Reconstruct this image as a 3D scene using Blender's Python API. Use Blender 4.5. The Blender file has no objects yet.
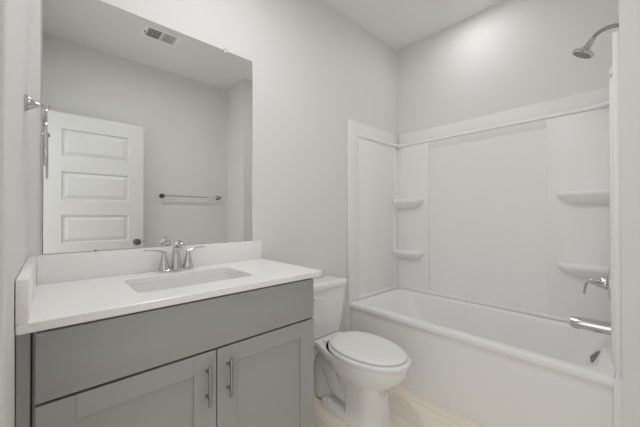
import bpy, bmesh, math
from mathutils import Vector, Matrix
C = bpy.context.scene.collection
SC = bpy.context.scene
PI = math.pi

# ------------------------------------------------------------------ camera, world, lights, exposure
CAM = Vector((0.0608, -1.5579, 1.1513)); YAW, PITCH, ROLL, FPX = 42.78, 0.404, -0.134, 290.7
_a, _t, _r = math.radians(YAW), math.radians(PITCH), math.radians(ROLL)
_F = Vector((math.sin(_a), math.cos(_a), 0)); _R = Vector((math.cos(_a), -math.sin(_a), 0)); _U = Vector((0, 0, 1))
_F, _U = _F * math.cos(_t) + _U * math.sin(_t), _U * math.cos(_t) - _F * math.sin(_t)
_R, _U = _R * math.cos(_r) + _U * math.sin(_r), _U * math.cos(_r) - _R * math.sin(_r)
cd = bpy.data.cameras.new('camera'); cam = bpy.data.objects.new('camera', cd); C.objects.link(cam)
cd.sensor_fit = 'HORIZONTAL'; cd.sensor_width = 36.0; cd.lens = FPX / 640 * 36.0; cd.clip_start = 0.01
cam.matrix_world = Matrix(((_R.x, _U.x, -_F.x, CAM.x), (_R.y, _U.y, -_F.y, CAM.y), (_R.z, _U.z, -_F.z, CAM.z), (0, 0, 0, 1)))
SC.camera = cam

WORLD_S, RECESS_W, FILL_W = 1.5, 1.65, 9.0
w = bpy.data.worlds.new('world'); SC.world = w; w.use_nodes = True
w.node_tree.nodes['Background'].inputs[0].default_value = (1.0, 0.998, 0.993, 1)
w.node_tree.nodes['Background'].inputs[1].default_value = WORLD_S      # the bright hall outside the doorway
VS = SC.view_settings
VS.view_transform = 'Standard'; VS.look = 'None'; VS.gamma = 1.0; VS.use_curve_mapping = False
VS.exposure = 0.0
SC.cycles.diffuse_bounces = 8; SC.cycles.max_bounces = 14

def area(name, loc, size, power, rot=(0, 0, 0), shape='DISK', size_y=None, portal=False, spread=None):
    ld = bpy.data.lights.new(name, 'AREA'); ld.shape = shape; ld.size = size
    if size_y: ld.size_y = size_y
    ld.energy = power; ld.color = (1.0, 0.996, 0.988)
    if spread: ld.spread = spread
    o = bpy.data.objects.new(name, ld); C.objects.link(o); o.location = loc; o.rotation_euler = rot
    if portal: ld.cycles.is_portal = True
    return o
area('doorway_portal', (-0.10, -1.42, 1.03), 1.0, 1, (0, -PI / 2, 0), 'RECTANGLE', 2.06, portal=True).scale = (1, 1, 1)
bpy.data.objects['doorway_portal'].data.size = 2.06; bpy.data.objects['doorway_portal'].data.size_y = 0.84
LX, LY = 2.20, -0.73
area('recessed_lamp', (LX, LY, 2.738), 0.13, RECESS_W)
CX, CY = 0.66, -0.79
area('fill_lamp', (CX, CY, 2.668), 0.28, FILL_W)  # added overhead fill under the dome, out of view

# ------------------------------------------------------------------ materials
def mat(name, col, rough=0.5, metal=0.0, spec=0.5, coat=0.0, bump=0.0, bscale=300.0, var=0.0, vscale=6.0):
    m = bpy.data.materials.new(name); m.use_nodes = True
    nt = m.node_tree; b = nt.nodes['Principled BSDF']
    b.inputs['Base Color'].default_value = (*col, 1); b.inputs['Roughness'].default_value = rough
    b.inputs['Metallic'].default_value = metal; b.inputs['Specular IOR Level'].default_value = spec
    b.inputs['Coat Weight'].default_value = coat; b.inputs['Coat Roughness'].default_value = 0.08
    if bump or var:
        tc = nt.nodes.new('ShaderNodeTexCoord')
    if bump:
        n = nt.nodes.new('ShaderNodeTexNoise'); n.inputs['Scale'].default_value = bscale; n.inputs['Detail'].default_value = 3
        bp = nt.nodes.new('ShaderNodeBump'); bp.inputs['Strength'].default_value = bump; bp.inputs['Distance'].default_value = 0.001
        nt.links.new(tc.outputs['Object'], n.inputs['Vector']); nt.links.new(n.outputs['Fac'], bp.inputs['Height'])
        nt.links.new(bp.outputs['Normal'], b.inputs['Normal'])
    if var:
        n = nt.nodes.new('ShaderNodeTexNoise'); n.inputs['Scale'].default_value = vscale; n.inputs['Detail'].default_value = 4
        mx = nt.nodes.new('ShaderNodeMix'); mx.data_type = 'RGBA'
        mx.inputs[6].default_value = (*[c * (1 - var) for c in col], 1); mx.inputs[7].default_value = (*[min(1, c * (1 + var)) for c in col], 1)
        nt.links.new(tc.outputs['Object'], n.inputs['Vector']); nt.links.new(n.outputs['Fac'], mx.inputs[0])
        nt.links.new(mx.outputs[2], b.inputs['Base Color'])
    return m
def emit(name, col, s):
    m = bpy.data.materials.new(name); m.use_nodes = True; b = m.node_tree.nodes['Principled BSDF']
    b.inputs['Base Color'].default_value = (*col, 1); b.inputs['Emission Color'].default_value = (*col, 1); b.inputs['Emission Strength'].default_value = s
    return m
M = dict(
    wall=mat('wall_paint', (.76, .758, .75), .75, bump=.12, bscale=420),
    ceil=mat('ceiling_paint', (.84, .839, .833), .85, bump=.1, bscale=300),
    trim=mat('white_trim_paint', (.78, .78, .77), .4),
    door=mat('white_door_paint', (.74, .74, .735), .45),
    cab=mat('grey_cabinet_paint', (.37, .37, .362), .42, bump=.03, bscale=500),
    gap=mat('dark_recess', (.07, .07, .068), .7),  # painted shade of the filler gap; also the dark toe kick
    top=mat('white_quartz', (.88, .878, .87), .25, var=.03, vscale=60),
    china=mat('white_vitreous_china', (.82, .82, .81), .12, coat=.3),
    basin=mat('white_basin_glaze', (.80, .80, .79), .15, coat=.3),
    acry=mat('white_acrylic', (.86, .86, .852), .4, coat=.0, spec=.35),
    seat=mat('white_seat_plastic', (.83, .83, .82), .25),
    chrome=mat('polished_chrome', (.64, .64, .635), .1, 1.0),
    nickel=mat('brushed_nickel', (.34, .34, .33), .3, 1.0),
    darkm=mat('dark_metal', (.16, .16, .155), .35, 1.0),
    vent=mat('white_vent_enamel', (.92, .92, .915), .4),
    black=mat('duct_shade_black', (.02, .02, .02), .8),  # black that stands in for shade inside the vent
    clip=mat('clear_plastic', (.8, .8, .79), .15),
    mirror=mat('mirror_silver', (.84, .85, .84), .0, 1.0),
    edge=mat('mirror_glass_edge', (.62, .65, .63), .1),
    glow=emit('lamp_glow', (1, .98, .95), 9.0),
    shade=emit('fill_dome_glow', (.9, .89, .87), 1.0),  # glowing glass of the added dome light
)
def floor_mat():
    m = bpy.data.materials.new('pale_oak_vinyl_plank'); m.use_nodes = True; nt = m.node_tree; b = nt.nodes['Principled BSDF']
    tc = nt.nodes.new('ShaderNodeTexCoord'); mp = nt.nodes.new('ShaderNodeMapping'); mp.inputs['Rotation'].default_value = (0, 0, PI / 2)
    mp.inputs['Location'].default_value = (0.31, 0.068, 0)
    br = nt.nodes.new('ShaderNodeTexBrick'); br.inputs['Scale'].default_value = 1; br.inputs['Brick Width'].default_value = 1.22
    br.inputs['Row Height'].default_value = .178; br.inputs['Mortar Size'].default_value = .0013; br.offset = .37
    br.inputs['Color1'].default_value = (.93, .865, .765, 1); br.inputs['Color2'].default_value = (.90, .83, .725, 1); br.inputs['Mortar'].default_value = (.66, .58, .47, 1)
    mp2 = nt.nodes.new('ShaderNodeMapping'); mp2.inputs['Scale'].default_value = (22, 1.6, 1)
    n = nt.nodes.new('ShaderNodeTexNoise'); n.inputs['Scale'].default_value = 2.2; n.inputs['Detail'].default_value = 6
    mx = nt.nodes.new('ShaderNodeMix'); mx.data_type = 'RGBA'; mx.blend_type = 'MULTIPLY'; mx.inputs[0].default_value = .6
    cr = nt.nodes.new('ShaderNodeValToRGB'); cr.color_ramp.elements[0].color = (.88, .87, .85, 1); cr.color_ramp.elements[1].color = (1, 1, 1, 1)
    cr.color_ramp.elements[0].position = .35; cr.color_ramp.elements[1].position = .65
    L = nt.links.new
    L(tc.outputs['Object'], mp.inputs['Vector']); L(mp.outputs['Vector'], br.inputs['Vector']); L(tc.outputs['Object'], mp2.inputs['Vector'])
    L(mp2.outputs['Vector'], n.inputs['Vector']); L(n.outputs['Fac'], cr.inputs['Fac']); L(br.outputs['Color'], mx.inputs[6]); L(cr.outputs['Color'], mx.inputs[7])
    L(mx.outputs[2], b.inputs['Base Color']); b.inputs['Roughness'].default_value = .45
    return m
M['floor'] = floor_mat()

# ------------------------------------------------------------------ geometry helpers
def obj(name, bm, m, parent=None, loc=None, ang=35, subd=0):
    bmesh.ops.recalc_face_normals(bm, faces=bm.faces[:])
    me = bpy.data.meshes.new(name); bm.to_mesh(me); bm.free()
    for p in me.polygons: p.use_smooth = True
    me.set_sharp_from_angle(angle=math.radians(ang))
    me.materials.append(m)
    o = bpy.data.objects.new(name, me); C.objects.link(o)
    if subd:
        s = o.modifiers.new('smooth', 'SUBSURF'); s.levels = s.render_levels = subd
    if parent:
        o.parent = parent; o.matrix_parent_inverse = Matrix.Translation(-Vector(parent_loc(parent)))
    if loc: o.location = loc
    return o
def parent_loc(p):
    v = Vector(p.location)
    if p.parent: v = Vector((0, 0, 0)) if p.type == 'MESH' else v
    return v
def thing(name, label, cat, loc, group=None):
    o = bpy.data.objects.new(name, None); C.objects.link(o); o.location = loc; o.empty_display_size = .05
    o['label'] = label; o['category'] = cat
    if group: o['group'] = group
    return o
def tag(o, label, cat): o['label'] = label; o['category'] = cat; return o
def lab(o, s): o['label'] = s; return o
def struct(name, bm, m, parent=None, ang=35):
    o = obj(name, bm, m, parent, ang=ang)
    if not parent: o['kind'] = 'structure'
    return o
def bx(bm, x0, x1, y0, y1, z0, z1, bev=0, seg=2):
    b2 = bmesh.new(); bmesh.ops.create_cube(b2, size=1)
    for v in b2.verts:
        v.co = Vector(((x0 + x1) / 2 + v.co.x * abs(x1 - x0), (y0 + y1) / 2 + v.co.y * abs(y1 - y0), (z0 + z1) / 2 + v.co.z * abs(z1 - z0)))
    if bev: bmesh.ops.bevel(b2, geom=b2.edges[:] , offset=bev, segments=seg, affect='EDGES', profile=.5, clamp_overlap=True)
    merge(bm, b2); return bm
def merge(bm, b2, mtx=None):
    if mtx is not None: bmesh.ops.transform(b2, matrix=mtx, verts=b2.verts[:])
    mp = {v: bm.verts.new(v.co) for v in b2.verts}
    for f in b2.faces:
        try: bm.faces.new([mp[v] for v in f.verts])
        except ValueError: pass
    b2.free()
def box(*a, **k): return bx(bmesh.new(), *a, **k)
def loft(bm, rings, cap0=True, cap1=True, closed=True):
    vs = [[bm.verts.new(p) for p in r] for r in rings]; n = len(vs[0])
    for a, b in zip(vs, vs[1:]):
        for i in range(n if closed else n - 1):
            j = (i + 1) % n
            try: bm.faces.new((a[i], a[j], b[j], b[i]))
            except ValueError: pass
    if cap0: bm.faces.new(vs[0][::-1])
    if cap1: bm.faces.new(vs[-1])
    return bm
def rrect(x0, x1, y0, y1, r, z, n=6):
    out = []
    rr = r if isinstance(r, (tuple, list)) else (r, r, r, r)       # corners: (x1,y1) (x0,y1) (x0,y0) (x1,y0)
    for k, (cx, cy, q) in enumerate(((x1 - rr[0], y1 - rr[0], rr[0]), (x0 + rr[1], y1 - rr[1], rr[1]), (x0 + rr[2], y0 + rr[2], rr[2]), (x1 - rr[3], y0 + rr[3], rr[3]))):
        for i in range(n + 1):
            t = PI / 2 * (k + i / n); out.append((cx + q * math.cos(t), cy + q * math.sin(t), z))
    return out
def frame_of(d):
    d = Vector(d).normalized(); u = d.cross(Vector((0, 0, 1)))
    if u.length < 1e-4: u = d.cross(Vector((1, 0, 0)))
    u.normalize(); return u, d.cross(u).normalized()
def lathe(bm, prof, base, axis, n=28, cap0=True, cap1=True):
    """prof: (radius, distance along axis)."""
    base = Vector(base); d = Vector(axis).normalized(); u, v = frame_of(d)
    rings = [[base + d * h + (u * math.cos(2 * PI * i / n) + v * math.sin(2 * PI * i / n)) * max(r, 1e-4) for i in range(n)] for r, h in prof]
    return loft(bm, rings, cap0, cap1)
def tube(bm, pts, rad, n=14, flat=1.0, up=None):
    pts = [Vector(p) for p in pts]; k = len(pts)
    rad = rad if isinstance(rad, (list, tuple)) else [rad] * k
    ds = [(pts[min(i + 1, k - 1)] - pts[max(i - 1, 0)]).normalized() for i in range(k)]
    u = Vector(up).cross(ds[0]).normalized() if up else frame_of(ds[0])[0]
    rings = []
    for p, d, r in zip(pts, ds, rad):
        u = (u - d * u.dot(d)).normalized(); v = d.cross(u)
        rings.append([p + (u * math.cos(2 * PI * i / n) + v * math.sin(2 * PI * i / n) * flat) * r for i in range(n)])
    return loft(bm, rings)
def spline(ctrl, m=8):
    P = [Vector(c) for c in ctrl]; P = [P[0] * 2 - P[1]] + P + [P[-1] * 2 - P[-2]]; out = []
    for i in range(1, len(P) - 2):
        for j in range(m):
            t = j / m; a, b, c, d = P[i - 1], P[i], P[i + 1], P[i + 2]
            out.append(.5 * ((2 * b) + (c - a) * t + (2 * a - 5 * b + 4 * c - d) * t * t + (3 * b - a - 3 * c + d) * t ** 3))
    out.append(P[-2]); return out
def lerp_list(vals, n):
    out = []
    for i in range(n):
        t = i / (n - 1) * (len(vals) - 1); k = min(int(t), len(vals) - 2); out.append(vals[k] + (vals[k + 1] - vals[k]) * (t - k))
    return out

# ------------------------------------------------------------------ the room
XB, YF, ZC = 2.537, -1.9475, 2.75           # tub wall, wall opposite the mirror, ceiling
XW, YA = 1.696, -1.5226                     # corner of the shower end wall
T = 0.12
DY0, DY1, DZ, XL = -0.995, -1.848, 2.07, -0.003         # doorway in the left wall
struct('floor', box(-1.2, XB + T, YF - T, T, -.05, 0), M['floor'])
struct('ceiling', box(-T, XB + T, YF - T, T, ZC, ZC + .05), M['ceil'])
struct('wall_back', box(-T, XB + T, 0, T, 0, ZC), M['wall'])
struct('wall_right', box(XB, XB + T, YF - T, 0, 0, ZC), M['wall'])
struct('wall_front', box(-T, XW, YF - T, YF, 0, ZC), M['wall'])
struct('wall_alcove', box(XW, XB, YF - T, YA, 0, ZC), M['wall'])
bm = bmesh.new()
bx(bm, -T, XL, DY0, 0, 0, ZC); bx(bm, -T, XL, YF, DY1, 0, ZC); bx(bm, -T, XL, DY1, DY0, DZ, ZC)
struct('wall_left', bm, M['wall'])
# doorway lining and casing
bm = bmesh.new()
bx(bm, -T - .002, XL, DY0 - .018, DY0 - .0005, 0, DZ); bx(bm, -T - .002, XL, DY1 + .0005, DY1 + .018, 0, DZ); bx(bm, -T - .002, XL, DY1 + .018, DY0 - .018, DZ - .018, DZ)
bx(bm, -.085, -.05, DY0 - .030, DY0 - .018, 0, DZ - .018, bev=.002)
for s, y in ((1, DY0 - .006), (-1, DY1 + .006)):
    bx(bm, XL, XL + .011, y, y + s * .062, 0, DZ + .05, bev=.003); bx(bm, XL, XL + .016, y + s * .040, y + s * .0625, 0, DZ + .056, bev=.004)
bx(bm, XL, XL + .011, DY1, DY0, DZ - .006, DZ + .054, bev=.003)
tr = struct('trim_1', bm, M['trim'])
obj('strike_plate', box(-.045, XL + .013, DY0 - .0205, DY0 - .0178, .865, .925, bev=.001), M['darkm'], tr)
# baseboards
struct('baseboard_back', box(.966, 1.797, -.013, 0, 0, .085, bev=.003), M['trim'])
struct('baseboard_front', box(.02, XW, YF, YF + .013, 0, .085, bev=.003), M['trim'])
struct('baseboard_alcove', box(XW - .013, XW, YF + .013, YA, 0, .085, bev=.003), M['trim'])

# open door leaf lying back against the wall opposite the mirror
DX0, DX1, DYF, DZ1 = .013, .742, -1.800, 2.047
def door_leaf():
    bm = bmesh.new(); zb = .012
    bx(bm, DX0, DX1, DYF - .035, DYF - .018, zb, DZ1)                     # core
    xs0, xs1 = DX0 + .112, DX1 - .124
    ys = (DYF - .018, DYF)
    bx(bm, DX0, xs0, *ys, zb, DZ1); bx(bm, xs1, DX1, *ys, zb, DZ1)
    rows = DOOR_ROWS
    ed = [zb] + [q for r in rows[::-1] for q in r] + [DZ1]
    for k in range(0, len(ed), 2): bx(bm, xs0, xs1, *ys, ed[k], ed[k + 1])
    for z0, z1 in rows:                                                    # moulded panels: sloped sticking and raised field
        def rg(i, y): return [(xs0 + i, y, z0 + i), (xs1 - i, y, z0 + i), (xs1 - i, y, z1 - i), (xs0 + i, y, z1 - i)]
        loft(bm, [rg(0, DYF), rg(.010, DYF - .0172), rg(.015, DYF - .0172), rg(.044, DYF - .004)], False, True)
    return bm
DOOR_ROWS = [(1.675, 1.913), (1.293, 1.543), (.914, 1.161), (.545, .783), (.165, .413)]
door = struct('door_1', door_leaf(), M['door'], ang=8)
bm = bmesh.new()
lathe(bm, [(.032, 0), (.032, .004), (.026, .009), (.012, .012), (.011, .030), (.020, .036), (.0275, .046), (.028, .054), (.022, .062), (.008, .066)], (.685, DYF, .895), (0, 1, 0))
obj('door_knob', bm, M['darkm'], door)
bm = bmesh.new()
lathe(bm, [(.032, 0), (.032, .004), (.012, .012), (.011, .030), (.0275, .046), (.022, .060), (.008, .064)], (.685, DYF - .035, .895), (0, -1, 0))
obj('door_knob', bm, M['darkm'], door)
obj('latch_bolt', box(DX1 - .002, DX1 + .010, DYF - .024, DYF - .010, .886, .904, bev=.002), M['darkm'], door)
for z in (.22, 1.03, 1.83):
    obj('hinge', lathe(bmesh.new(), [(.006, 0), (.006, .09)], (DX0 - .006, DYF - .006, z), (0, 0, 1), 10), M['nickel'], door)

# ------------------------------------------------------------------ bathtub
TX0, TX1, TY0, TY1, TZ = 1.801, 2.534, -1.497, -.003, .4615
t = thing('bathtub', 'long white alcove bathtub with a plain apron, against the right wall', 'bathtub', ((TX0 + TX1) / 2, (TY0 + TY1) / 2, 0))
def R4(x0, x1, y0, y1, r, z): return rrect(x0, x1, y0, y1, r, z, 7)
rings = [R4(TX0 + .006, TX1, TY0, TY1, .004, .001), R4(TX0 + .006, TX1, TY0, TY1, .004, .06), R4(TX0 + .010, TX1, TY0, TY1, .004, .38),
         R4(TX0 + .009, TX1, TY0, TY1, .004, .415), R4(TX0 + .001, TX1, TY0, TY1, .004, .424), R4(TX0, TX1, TY0, TY1, .005, .432), R4(TX0, TX1, TY0, TY1, .005, TZ - .012),
         R4(TX0 + .004, TX1, TY0, TY1, .007, TZ - .003), R4(TX0 + .012, TX1, TY0, TY1, .010, TZ),
         R4(TX0 + .050, TX1 - .060, TY0 + .050, TY1 - .055, (.12, .12, .07, .07), TZ + .001),
         R4(TX0 + .060, TX1 - .070, TY0 + .056, TY1 - .066, (.12, .12, .07, .07), TZ - .005),
         R4(TX0 + .066, TX1 - .076, TY0 + .064, TY1 - .085, (.12, .12, .07, .07), TZ - .025),
         R4(TX0 + .085, TX1 - .095, TY0 + .125, TY1 - .17, (.15, .15, .08, .08), TZ - .15),
         R4(TX0 + .105, TX1 - .115, TY0 + .180, TY1 - .26, (.16, .16, .09, .09), TZ - .27),
         R4(TX0 + .135, TX1 - .145, TY0 + .21, TY1 - .33, (.16, .16, .09, .09), TZ - .325),
         R4(TX0 + .20, TX1 - .21, TY0 + .27, TY1 - .42, (.12, .12, .06, .06), TZ - .338)]
obj('tub_shell', loft(bmesh.new(), rings), M['acry'], t, ang=50)
bm = bmesh.new(); od = Vector((0, .80, .60)).normalized(); oc = Vector((2.165, TY0 + .072, .405)); ou, ov = frame_of(od)
lathe(bm, [(.042, -.008), (.042, .007), (.035, .014), (.028, .016), (.004, .0165)], oc, od)
for k in range(-2, 3):
    b2 = bmesh.new(); bx(b2, -.026 + abs(k) * .004, .026 - abs(k) * .004, k * .011 - .003, k * .011 + .003, .012, .021, bev=.001, seg=1)
    merge(bm, b2, Matrix(((ou.x, ov.x, od.x, oc.x), (ou.y, ov.y, od.y, oc.y), (ou.z, ov.z, od.z, oc.z), (0, 0, 0, 1))))
lab(obj('overflow_plate', bm, M['nickel'], t), 'round metal overflow plate')
obj('drain', lathe(bmesh.new(), [(.004, 0), (.034, 0), (.034, .004), (.026, .006), (.018, .010), (.003, .012)], (2.165, TY0 + .34, TZ - .338), (0, 0, 1)), M['chrome'], t)

# ------------------------------------------------------------------ shower surround
s = thing('shower_surround', 'white moulded three sided shower wall with a ledge and corner shelves above the tub', 'shower surround', (2.17, -.75, TZ))
ZS0, ZS1, ZLG = TZ + .003, 1.923, 1.812
G = .0015
# back panel: thin upper band, thicker lower field with a recessed middle panel
bm = bmesh.new()
bx(bm, 2.523, XB - G, -1.497, -.024, ZLG - .004, ZS1, bev=.004)
bx(bm, 2.507, XB - G, -1.497, -.024, ZS0, ZLG - .004)
bx(bm, 2.491, 2.508, -.332, -.024, ZS0, ZLG - .02, bev=.004)
bx(bm, 2.484, 2.508, -1.497, -.024, ZS0, ZS0 + .024, bev=.006)
bx(bm, 2.491, 2.508, -1.497, -1.163, ZS0, ZLG - .02, bev=.004)
loft(bm, [[(2.507, y, 1.735), (2.507, y, ZLG - .02), (2.492, y, ZLG - .02), (2.494, y, 1.775)] for y in (-.332, -1.163)])
obj('back_panel', bm, M['acry'], s)
def endpanel(y_wall, dr):
    """dr = -1: panel on the mirror wall growing towards -y; +1: on the end wall growing towards +y"""
    bm = bmesh.new(); y = lambda d: y_wall + dr * (G + d)
    def b(x0, x1, d, z0, z1, bev=.003): bx(bm, x0, x1, min(y(0), y(d)), max(y(0), y(d)), z0, z1, bev=bev)
    b(1.797, 1.915, .0215, ZS0, ZS1 - .002, .004)        # front flange
    bx(bm, 1.7955, 1.8005, min(y_wall + dr * .0003, y(.0262)), max(y_wall + dr * .0003, y(.0262)), .001, ZS0 + .004)
            # thin leg of the flange running down beside the apron
    b(1.90, XB - G, .010, ZLG - .004, ZS1)
    b(1.90, XB - G, .0205, ZS0, ZLG - .004)
    if dr < 0: b(2.42, 2.506, .028, ZS0, ZLG - .02, .004); b(1.915, 2.506, .034, ZS0, ZS0 + .024, .006)
    else: b(1.96, 2.506, .040, ZS0, ZLG - .02, .012)
    return bm
obj('end_panel', endpanel(0, -1), M['acry'], s)
obj('end_panel', endpanel(YA, 1), M['acry'], s)
# ledge: one bullnose running round the three walls
bm = bmesh.new()
def prof(p, nrm):                                           # cross-section pushed out along nrm
    out = []
    for d, z in ((0, ZLG - .020), (.016, ZLG - .019), (.026, ZLG - .014), (.030, ZLG - .006), (.028, ZLG + .001), (.022, ZLG + .006), (.010, ZLG + .010), (.003, ZLG + .016), (0, ZLG + .016)):
        out.append((p[0] + nrm[0] * d, p[1] + nrm[1] * d, z))
    return out
c = math.sqrt(2)
loft(bm, [prof((1.905, -.010), (0, -.5)), prof((1.935, -.010), (0, -.75)), prof((2.41, -.010), (0, -1)), prof((2.455, -.020), (-.35, -1)), prof((2.50, -.050), (-1, -.7)), prof((2.521, -.105), (-1, 0)),
          prof((2.521, -1.38), (-1, 0)), prof((2.50, -1.44), (-1, .7)), prof((2.455, -1.475), (-.35, .8)), prof((2.41, -1.486), (0, .5)), prof((2.10, -1.486), (0, .3)), prof((1.93, -1.490), (0, .2)), prof((1.915, -1.512), (0, .2))])
obj('ledge', bm, M['acry'], s)
def shelf(sy, ztop):
    """moulded corner shelf; sy=-1 at the mirror-wall corner, +1 at the end-wall corner"""
    y0 = -.026 if sy < 0 else -1.4795
    Ln = .262
    xb = 2.500
    def ring(dep, ln, z):
        n = 10; rc = min(.055, dep * .6, ln * .4); pts = [(xb, y0, z), (xb - dep, y0, z)]
        for k in range(n + 1):
            a = PI / 2 * k / n; pts.append((xb - dep + rc - rc * math.cos(a), y0 + sy * (ln - rc + rc * math.sin(a)), z))
        pts.append((xb, y0 + sy * ln, z)); return pts
    rs = [ring(.040, Ln * .70, ztop - .085), ring(.066, Ln * .86, ztop - .060), ring(.084, Ln * .95, ztop - .042), ring(.092, Ln * .985, ztop - .034), ring(.096, Ln, ztop - .022), ring(.095, Ln * .997, ztop - .010), ring(.089, Ln * .98, ztop - .002), ring(.080, Ln * .95, ztop)]
    return loft(bmesh.new(), rs)
for sy, zt in ((-1, 1.300), (-1, .832), (1, 1.304), (1, .850)):
    obj('shelf', shelf(sy, zt), M['acry'], s, ang=45)

# ------------------------------------------------------------------ shower fittings on the end wall
YE = YA + G + .0403
h = thing('wall_shower', 'chrome round shower head on a curved arm high on the right', 'shower head', (2.17, YA, 2.10))
bm = bmesh.new(); lathe(bm, [(.030, 0.0015), (.030, .004), (.020, .010), (.012, .012)], (2.17, YA, 2.098), (0, 1, 0)); obj('flange', bm, M['chrome'], h)
armp = spline([(2.17, YA + .004, 2.112), (2.17, YA + .035, 2.119), (2.17, YA + .070, 2.116), (2.17, YA + .095, 2.103), (2.17, YA + .112, 2.082)])
obj('arm', tube(bmesh.new(), armp, .0095, 14), M['nickel'], h)
hd = Vector((0, .52, -.85)).normalized(); hb = Vector((2.17, YA + .108, 2.088))
bm = bmesh.new()
lathe(bm, [(.011, 0), (.013, .004), (.013, .016), (.016, .020), (.016, .030), (.013, .034), (.020, .048), (.030, .058), (.046, .066), (.051, .071), (.052, .078), (.049, .082), (.044, .083)], hb, hd, 32)
hh = obj('head', bm, M['chrome'], h)
bm = bmesh.new(); lathe(bm, [(.004, .0825), (.043, .0825), (.042, .085), (.004, .0855)], hb, hd, 32)
u_, v_ = frame_of(hd)
for rr, nn in ((.012, 6), (.024, 10), (.036, 15)):
    for k in range(nn):
        a = 2 * PI * k / nn; lathe(bm, [(.0022, .084), (.0018, .088)], hb + (u_ * math.cos(a) + v_ * math.sin(a)) * rr, hd, 6)
lab(obj('spray_face', bm, M['nickel'], h), 'grey nozzle face')
v = thing('shower_valve', 'chrome lever valve with a round escutcheon on the shower end wall', 'shower valve', (2.17, YE, .80))
bm = bmesh.new(); lathe(bm, [(.085, 0), (.085, .006), (.078, .014), (.050, .020), (.034, .024)], (2.17, YE, .800), (0, 1, 0), 36); obj('escutcheon', bm, M['chrome'], v)
bm = bmesh.new(); lathe(bm, [(.034, .0), (.036, .008), (.029, .032), (.020, .056), (.014, .066), (.004, .070)], (2.17, YE + .016, .800), (0, 1, 0), 24)
lp = spline([(2.17, YE + .060, .803), (2.17, YE + .082, .807), (2.168, YE + .098, .790), (2.166, YE + .105, .762), (2.165, YE + .109, .728)])
tube(bm, lp, lerp_list([.013, .0125, .011, .009, .0075], len(lp)), 12, .7); obj('handle', bm, M['chrome'], v)
p = thing('tub_spout', 'thick chrome tub spout above the near end of the bathtub', 'tub spout', (2.17, YE, .575))
bm = bmesh.new()
tube(bm, [(2.17, YE, .566), (2.17, YE + .006, .566), (2.17, YE + .0065, .566), (2.17, YE + .10, .566), (2.17, YE + .150, .566), (2.17, YE + .162, .566), (2.17, YE + .166, .566)], [.036, .036, .032, .0315, .031, .030, .026], 24)
lathe(bm, [(.018, 0), (.017, .007), (.013, .007), (.013, .002)], (2.17, YE + .140, .542), (0, 0, -1), 18)
obj('spout_body', bm, M['chrome'], p)

# recessed lamp in the ceiling over the tub
r = thing('recessed_light', 'round recessed downlight in the ceiling over the tub', 'ceiling light', (LX, LY, ZC))
bm = bmesh.new(); lathe(bm, [(.066, 0.0), (.066, .004), (.078, .007), (.090, .004), (.092, 0)], (LX, LY, ZC), (0, 0, -1), 40, False, False); obj('trim_ring', bm, M['vent'], r)
obj('lens', lathe(bmesh.new(), [(.003, .001), (.067, .001), (.067, .003), (.003, .003)], (LX, LY, ZC), (0, 0, -1), 40), M['glow'], r)

# added flush dome light, out of frame, to brighten the room from above
dl = thing('added_dome_light', 'added flush round dome light on the ceiling, out of view, brightening the room', 'ceiling light', (CX, CY, ZC))
obj('fill_dome_canopy', lathe(bmesh.new(), [(.004, .0005), (.165, .0005), (.168, .018), (.004, .019)], (CX, CY, ZC), (0, 0, -1), 40), M['nickel'], dl)
obj('fill_dome', lathe(bmesh.new(), [(.150, .0195), (.148, .030), (.130, .050), (.095, .066), (.050, .074), (.004, .076)], (CX, CY, ZC), (0, 0, -1), 40), M['shade'], dl)

# ------------------------------------------------------------------ vanity
VX0, VX1, VYF = .032, .963, -.520
cab = thing('vanity_cabinet', 'grey shaker bathroom vanity cabinet with two doors under the white counter', 'cabinet', (.49, -.27, 0))
bm = bmesh.new(); ZT = .862
bx(bm, .0280, .050, VYF, -.002, 0.001, ZT); bx(bm, VX1 - .018, VX1, VYF, -.002, 0.001, ZT)
bx(bm, VX0 + .018, VX1 - .018, VYF + .02, -.002, .10, .118); bx(bm, VX0 + .018, VX1 - .018, -.012, -.002, .118, ZT)
bx(bm, VX0 + .018, VX1 - .018, VYF + .012, VYF + .03, .835, ZT); bx(bm, VX0 + .018, VX1 - .018, VYF + .012, VYF + .03, .60, .72); bx(bm, VX0 + .018, VX1 - .018, VYF, VYF + .018, .10, .135)
bx(bm, .48, .526, VYF + .012, VYF + .03, .135, .60)
obj('body', bm, M['cab'], cab)
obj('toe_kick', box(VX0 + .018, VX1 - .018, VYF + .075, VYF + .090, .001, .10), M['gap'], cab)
bm = bmesh.new(); bx(bm, -.001, .0235, VYF - .006, VYF + .010, .001, ZT); obj('filler_strip', bm, M['cab'], cab)
bm = bmesh.new(); bx(bm, .0238, .0278, VYF + .006, VYF + .02, .001, ZT); lab(obj('scribe_gap_shade', bm, M['gap'], cab), 'dark strip painted as shadow in the gap beside the filler')  # solid dark strip in place of shade between filler and body
FY0, FY1 = VYF - .0195, VYF - .0005
obj('false_front', box(VX0 + .001, VX1 - .001, FY0, FY1, .6795, .8565, bev=.0015), M['cab'], cab)
def shaker(x0, x1, z0, z1, st=.078, rl=.066):
    bm = bmesh.new()
    def b(a, c, d, e, f=FY0): bx(bm, a, c, f, FY1, d, e, bev=.001, seg=1)
    b(x0, x0 + st, z0, z1); b(x1 - st, x1, z0, z1); b(x0 + st, x1 - st, z1 - rl, z1); b(x0 + st, x1 - st, z0, z0 + rl)
    bx(bm, x0 + st - .003, x1 - st + .003, FY0 + .007, FY1 - .003, z0 + rl - .003, z1 - rl + .003)
    return bm
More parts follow.
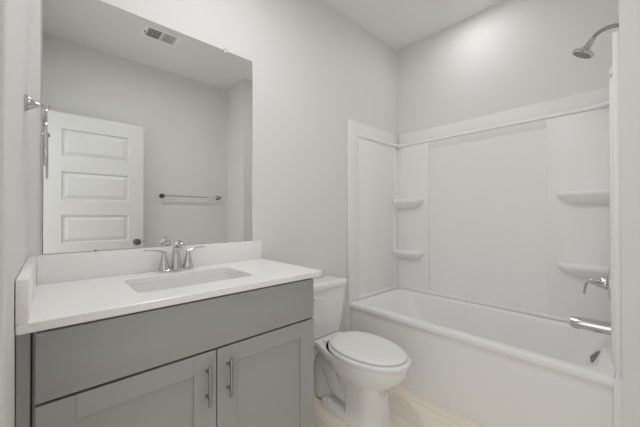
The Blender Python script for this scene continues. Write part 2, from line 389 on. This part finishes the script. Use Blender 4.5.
for x0, x1, hx in ((VX0 + .001, .4965, .4625), (.5005, VX1 - .001, .5405)):
    dr = obj('door', shaker(x0, x1, 0.105, .6715), M['cab'], cab)
    bm = bmesh.new(); tube(bm, [(hx, -.5675, .496), (hx, -.5675, .499), (hx, -.5675, .633), (hx, -.5675, .636)], [.0045, .0058, .0058, .0045], 12)
    for z in (.523, .609): lathe(bm, [(.0062, 0), (.0050, .004), (.0050, .028)], (hx, FY0, z), (0, -1, 0), 10)
    lab(obj('handle', bm, M['nickel'], dr), 'brushed metal bar pull')

ct = thing('vanity_countertop', 'white counter with backsplash and rectangular undermount sink on the grey cabinet', 'countertop', (.5, -.28, .866))
KX0, KX1, KY0, KZ0, KZ1 = -.001, 1.003, -.5536, .8655, .8909
SX0, SX1, SY0, SY1 = .277, .722, -.428, -.140                # sink opening
def slab():
    bm = bmesh.new(); n = 7; m = 4 * (n + 1)
    inn = lambda z, g=0: rrect(SX0 - g, SX1 + g, SY0 - g, SY1 + g, .035 + g, z, n)
    b = .002
    def outer(z, i):
        pts = []
        x0, x1, y0, y1 = KX0 + i, KX1 - i, KY0 + i, -.0015 - i
        for (cx, cy) in ((x1, y1), (x0, y1), (x0, y0), (x1, y0)):
            pts += [(cx, cy, z)] * (n + 1)
        # spread the copies a hair so that the loft stays a quad strip
        out = []
        for k, (cx, cy, z_) in enumerate(pts):
            q = k // (n + 1); j = (k % (n + 1)) / n; r = .004; sx = (1, -1, -1, 1)[q]; sy = (1, 1, -1, -1)[q]; a = PI / 2 * (q + j)
            out.append((cx - sx * r + r * math.cos(a), cy - sy * r + r * math.sin(a), z_))
        return out
    R = [inn(KZ0), inn(KZ1 - .003), inn(KZ1, .002), outer(KZ1, b), outer(KZ1 - b, 0), outer(KZ0 + b, 0), outer(KZ0, b), inn(KZ0)]
    loft(bm, R, False, False); bmesh.ops.remove_doubles(bm, verts=bm.verts[:], dist=1e-6)
    return bm
obj('counter_slab', slab(), M['top'], ct, ang=30)
obj('backsplash', box(.0216, 1.000, -.0205, -.0015, KZ1 + .0002, 1.0020, bev=.0015), M['top'], ct)
obj('side_splash', box(-.001, .0212, KY0, -.0015, KZ1 + .0002, .9985, bev=.0015), M['top'], ct)
g = .0005
rings = [rrect(SX0 - .03, SX1 + .03, SY0 - .03, SY1 + .03, .05, KZ0 - .0005, 7), rrect(SX0 - g, SX1 + g, SY0 - g, SY1 + g, .038, KZ0 - .0005, 7), rrect(SX0 - g + .004, SX1 + g - .004, SY0 - g + .004, SY1 + g - .004, .04, KZ0 - .02, 7),
         rrect(SX0 + .010, SX1 - .016, SY0 + .006, SY1 - .006, .05, KZ0 - .075, 7), rrect(SX0 + .024, SX1 - .035, SY0 + .018, SY1 - .018, .06, KZ0 - .105, 7), rrect(SX0 + .06, SX1 - .07, SY0 + .05, SY1 - .05, .06, KZ0 - .118, 7),
         rrect(.47, .53, -.31, -.25, .03, KZ0 - .125, 7)]
bm = loft(bmesh.new(), rings, False, True)
outr = [rrect(SX0 - .03, SX1 + .03, SY0 - .03, SY1 + .03, .05, KZ0 - .0005, 7), rrect(SX0 - .03, SX1 + .03, SY0 - .03, SY1 + .03, .05, KZ0 - .015, 7), rrect(SX0 - .005, SX1 + .005, SY0 - .01, SY1 + .01, .06, KZ0 - .10, 7), rrect(SX0 + .06, SX1 - .06, SY0 + .04, SY1 - .04, .06, KZ0 - .14, 7)]
loft(bm, outr, False, True)
sk = obj('sink_basin', bm, M['basin'], ct, ang=50)
obj('drain', lathe(bmesh.new(), [(.003, 0), (.028, 0), (.028, .003), (.022, .004), (.016, .007), (.003, .008)], (.50, -.28, KZ0 - .125), (0, 0, 1)), M['chrome'], sk)

# faucet: two bell shaped lever handles and an arched spout on one base
FX, FYc, FZ = .500, -.072, KZ1 + .0002
f = thing('sink_faucet', 'chrome two handle faucet with arched spout on the counter behind the sink', 'faucet', (FX, FYc, FZ))
bm = loft(bmesh.new(), [rrect(FX - .078, FX + .078, FYc - .023, FYc + .023, .022, FZ, 6), rrect(FX - .078, FX + .078, FYc - .023, FYc + .023, .022, FZ + .008, 6), rrect(FX - .074, FX + .074, FYc - .019, FYc + .019, .019, FZ + .013, 6)])
obj('base_plate', bm, M['chrome'], f)
bm = bmesh.new(); sp = spline([(FX, FYc, FZ + .012), (FX, FYc, FZ + .05), (FX, FYc - .002, FZ + .095), (FX, FYc - .020, FZ + .124), (FX, FYc - .052, FZ + .132), (FX, FYc - .085, FZ + .122), (FX, FYc - .100, FZ + .112)])
tube(bm, sp, lerp_list([.022, .019, .017, .0155, .0145, .0135, .0125], len(sp)), 18); obj('spout', bm, M['chrome'], f)
for sx in (-1, 1):
    hx = FX + sx * .0535
    bm = bmesh.new(); lathe(bm, [(.0245, .012), (.0245, .018), (.0215, .028), (.0205, .031), (.0200, .034), (.0150, .056), (.0105, .076), (.0090, .082), (.0100, .087), (.008, .093), (.003, .096)], (hx, FYc, FZ), (0, 0, 1), 26)
    hnd = obj('handle', bm, M['chrome'], f)
    lv = spline([(hx - sx * .004, FYc, FZ + .090), (hx + sx * .025, FYc, FZ + .099), (hx + sx * .055, FYc, FZ + .104), (hx + sx * .082, FYc + .002, FZ + .103)])
    obj('lever', tube(bmesh.new(), lv, lerp_list([.009, .0075, .0065, .006], len(lv)), 12, .5, up=(0, 0, 1)), M['chrome'], hnd)

# paper holder screwed to the side of the cabinet
bm = bmesh.new(); lathe(bm, [(.022, 0.0003), (.022, .004), (.012, .010), (.0075, .016), (.0075, .095), (.012, .100), (.017, .108), (.017, .114), (.004, .118)], (VX1, -.41, .590), (1, 0, 0), 20); tube(bm, [(VX1 + .085, -.405, .590), (VX1 + .085, -.26, .590)], .006, 12)
lab(obj('paper_holder', bm, M['chrome'], cab), 'chrome paper holder on the cabinet side')

# ------------------------------------------------------------------ mirror
mr = thing('wall_mirror', 'large frameless rectangular wall mirror above the vanity counter', 'mirror', (.475, 0, 1.004))
MX0, MX1, MZ0, MZ1 = .033, .9480, 1.0035, 2.0795
obj('mirror_glass', box(MX0, MX1, -.0045, -.0015, MZ0, MZ1), M['edge'], mr)
bm = bmesh.new(); bm.faces.new([bm.verts.new(q) for q in ((MX0 + .0015, -.0047, MZ0 + .0015), (MX1 - .0015, -.0047, MZ0 + .0015), (MX1 - .0015, -.0047, MZ1 - .0015), (MX0 + .0015, -.0047, MZ1 - .0015))]); obj('silvering', bm, M['mirror'], mr)
for x in (.17, .777):
    bm = bmesh.new(); bx(bm, x - .009, x + .009, -.0085, -.0049, MZ1 - .012, MZ1 + .010, bev=.0012); bx(bm, x - .009, x + .009, -.0085, -.0005, MZ1 + .001, MZ1 + .012, bev=.0012)
    lathe(bm, [(.0035, 0), (.003, .002)], (x, -.0085, MZ1 + .006), (0, -1, 0), 10); lab(obj('mirror_clip', bm, M['clip'], mr), 'clear plastic clip')
for x in (.20, .777):
    lab(obj('mirror_clip', box(x - .004, x + .004, -.0070, -.0049, MZ0 - .001, MZ0 + .004, bev=.0006), M['darkm'], mr), 'dark lower clip')

# ------------------------------------------------------------------ toilet
TC = 1.376
to = thing('toilet', 'white two piece toilet with elongated bowl and closed lid between vanity and tub', 'toilet', (TC, -.4, 0))
def egg(cy, hw, yb, yf, z, n=40, p=2.0, pb=2.6):
    """plan outline: half width hw at cy, rounded front to yf (more negative), squarer back to yb"""
    out = []
    for i in range(n):
        a = 2 * PI * i / n; cx, sy = math.cos(a), math.sin(a); q = p if sy < 0 else pb
        r = (abs(cx) ** q + abs(sy) ** q) ** (-1 / q)
        out.append((TC + hw * r * cx, cy + (r * sy) * ((cy - yf) if sy < 0 else (yb - cy)), z))
    return out
bm = bmesh.new()
loft(bm, [egg(-.50, .085, -.33, -.635, .16), egg(-.50, .112, -.31, -.665, .235), egg(-.50, .138, -.29, -.715, .262), egg(-.50, .155, -.28, -.745, .292), egg(-.495, .165, -.27, -.765, .325), egg(-.495, .168, -.26, -.770, .360), egg(-.495, .166, -.26, -.768, .368), egg(-.495, .160, -.265, -.762, .372), egg(-.495, .08, -.33, -.66, .372)])
# rear deck under the tank
def deck(z, i): return [(TC + x, y, z) for x, y in ((.112 - i, -.04 - i), (.114 - i, -.15), (.120 - i, -.235), (.142 - i, -.29), (.163 - i, -.38), (.14 - i, -.46), (-.14 + i, -.46), (-.163 + i, -.38), (-.142 + i, -.29), (-.120 + i, -.235), (-.114 + i, -.15), (-.112 + i, -.04 - i))]
loft(bm, [deck(.295, .045), deck(.318, .014), deck(.334, .002), deck(.366, .0), deck(.372, .005)])
# front column
def col(hw, yb, yf, z): return rrect(TC - hw, TC + hw, yf, yb, (.03, .03, min(hw * .92, .085), min(hw * .92, .085)), z, 8)
loft(bm, [col(.112, -.42, -.655, .001), col(.112, -.42, -.655, .02), col(.104, -.43, -.648, .05), col(.098, -.43, -.640, .14), col(.101, -.42, -.640, .20), col(.108, -.40, -.650, .25), col(.115, -.38, -.66, .28)])
# foot
def foot(hw, z, i=0): return rrect(TC - hw, TC + hw, -.60, -.225 - i, (.07, .07, .02, .02), z, 8)
loft(bm, [foot(.116, .001), foot(.116, .018), foot(.110, .034, .004), foot(.09, .050, .015)])
# exposed trapway
tp = spline([(TC, -.50, .20), (TC, -.42, .12), (TC, -.34, .13), (TC, -.29, .20), (TC, -.245, .235), (TC, -.20, .20), (TC, -.20, .09), (TC, -.215, .02)])
tube(bm, tp, lerp_list([.075, .080, .084, .086, .086, .084, .082, .085], len(tp)), 20)
loft(bm, [rrect(TC - .045, TC + .045, -.52, -.22, .03, .03, 5), rrect(TC - .045, TC + .045, -.52, -.16, .03, .31, 5)])
obj('bowl', bm, M['china'], to, ang=50)
for sx in (-1, 1):
    obj('bolt_cap', lathe(bmesh.new(), [(.015, 0), (.015, .008), (.011, .018), (.003, .021)], (TC + sx * .094, -.315, .043), (0, 0, 1), 16), M['seat'], to)
def tank():
    bm = bmesh.new(); T4 = lambda hw, yf, z, r=.04: rrect(TC - hw, TC + hw, yf, -.018, (.02, .02, r, r), z, 8)
    return loft(bm, [T4(.122, -.190, .3735), T4(.134, -.200, .378), T4(.141, -.205, .395), T4(.160, -.211, .50), T4(.177, -.216, .62), T4(.182, -.218, .676)])
obj('tank', tank(), M['china'], to, ang=40)
TL = lambda i, z: rrect(TC - .193 + i, TC + .193 - i, -.228 + i, -.014, (.02, .02, .042, .042), z, 8)
obj('tank_lid', loft(bmesh.new(), [TL(.010, .677), TL(.002, .680), TL(0, .688), TL(0, .704), TL(.003, .712), TL(.012, .717), TL(.06, .719)]), M['china'], to, ang=40)
bm = bmesh.new(); lathe(bm, [(.016, 0), (.016, .006), (.010, .010), (.010, .018)], (TC - .125, -.213, .640), (0, -1, 0), 18)
tube(bm, spline([(TC - .132, -.233, .641), (TC - .105, -.236, .640), (TC - .075, -.236, .634), (TC - .05, -.234, .628)]), .008, 10, .6); obj('flush_lever', bm, M['seat'], to)
def plate(rs): return loft(bmesh.new(), rs)
E_ = lambda i, z: egg(-.50, .176 - i, -.285 - i, -.782 + i, z, 48, 2.0, 2.2)
obj('seat', plate([E_(.012, .3725), E_(.003, .375), E_(0, .382), E_(.001, .391), E_(.008, .396)]), M['seat'], to, ang=45)
E2 = lambda i, z: egg(-.50, .163 - i, -.292 - i, -.762 + i, z, 48, 2.0, 2.2)
obj('seat_lid', plate([E2(.010, .3990), E2(.003, .401), E2(0, .407), E2(.003, .413), E2(.012, .4165), E2(.05, .419), E2(.10, .420)]), M['seat'], to, ang=45)
for sx in (-1, 1):
    obj('hinge', loft(bmesh.new(), [rrect(TC + sx * .072 - .016, TC + sx * .072 + .016, -.282, -.252, .008, z, 4) for z in (.3715, .383, .388)]), M['seat'], to)

# ------------------------------------------------------------------ towel ring on the left wall
RY, RZ = -.235, 1.515
tg = thing('towel_ring', 'chrome towel ring hanging on the left wall beside the mirror', 'towel ring', (XL, RY, RZ))
bm = bmesh.new(); lathe(bm, [(.0275, .0005), (.0275, .004), (.024, .007), (.019, .012), (.013, .022), (.0085, .034), (.0075, .040), (.012, .044), (.0135, .050), (.012, .056), (.004, .061)], (XL, RY, RZ), (1, 0, 0), 26); obj('post', bm, M['chrome'], tg)
bm = bmesh.new(); rp = []
for k in range(41):
    a = 2 * PI * k / 40; rp.append((XL + .050, RY + .075 * math.sin(a), RZ - .102 + .092 * math.cos(a)))
tube(bm, rp, .0042, 10); obj('ring', bm, M['chrome'], tg)

# ------------------------------------------------------------------ towel bar on the wall opposite the mirror
tb = thing('towel_bar', 'long chrome towel bar on the wall opposite the mirror, seen in it', 'towel bar', (1.26, YF, 1.37))
for x in (.948, 1.572):
    bm = bmesh.new(); lathe(bm, [(.026, .0005), (.026, .004), (.018, .012), (.010, .026), (.009, .050), (.014, .056), (.0155, .066), (.013, .076), (.004, .080)], (x, YF, 1.370), (0, 1, 0), 24); obj('bracket', bm, M['darkm'], tb)
obj('bar', tube(bmesh.new(), [(.952, YF + .066, 1.370), (1.568, YF + .066, 1.370)], .0085, 14), M['chrome'], tb)

# ------------------------------------------------------------------ ceiling vent
vt = thing('ceiling_vent', 'white louvred air register in the ceiling, seen in the mirror', 'vent', (.775, -1.29, ZC))
ax0, ax1, ay0, ay1 = .630, .920, -1.395, -1.190
bm = bmesh.new(); z1, z0 = ZC - .0003, ZC - .0085
bx(bm, ax0, ax1, ay0, ay0 + .034, z0, z1, bev=.002); bx(bm, ax0, ax1, ay1 - .034, ay1, z0, z1, bev=.002)
bx(bm, ax0, ax0 + .034, ay0 + .034, ay1 - .034, z0, z1, bev=.002); bx(bm, ax1 - .034, ax1, ay0 + .034, ay1 - .034, z0, z1, bev=.002)
bx(bm, .769, .781, ay0 + .034, ay1 - .034, z0, z1, bev=.002)
obj('frame', bm, M['vent'], vt)
obj('duct_shade', box(ax0 + .034, ax1 - .034, ay0 + .034, ay1 - .034, ZC - .0020, ZC - .0004), M['black'], vt)  # flat black sheet painted as the shade of a duct behind the louvres
def louvres(x0, x1, tilt):
    bm = bmesh.new(); n = 6
    for k in range(n):
        xc = x0 + (k + .5) * (x1 - x0) / n; d = .0022 * tilt
        loft(bm, [[(xc - d - .0010, y, ZC - .0075), (xc - d + .0010, y, ZC - .0075), (xc + d + .0010, y, ZC - .0022), (xc + d - .0010, y, ZC - .0022)] for y in (ay0 + .034, ay1 - .034)])
    for k in range(1, 4):
        yc = ay0 + .034 + k * (ay1 - ay0 - .068) / 4; bx(bm, x0, x1, yc - .001, yc + .001, ZC - .006, ZC - .0022)
    return bm
obj('louvre', louvres(ax0 + .034, .769, 1), M['vent'], vt); obj('louvre', louvres(.781, ax1 - .034, -1), M['vent'], vt)
obj('damper_lever', box(ax0 + .012, ax0 + .020, -1.300, -1.286, ZC - .022, ZC - .010, bev=.001), M['darkm'], vt)
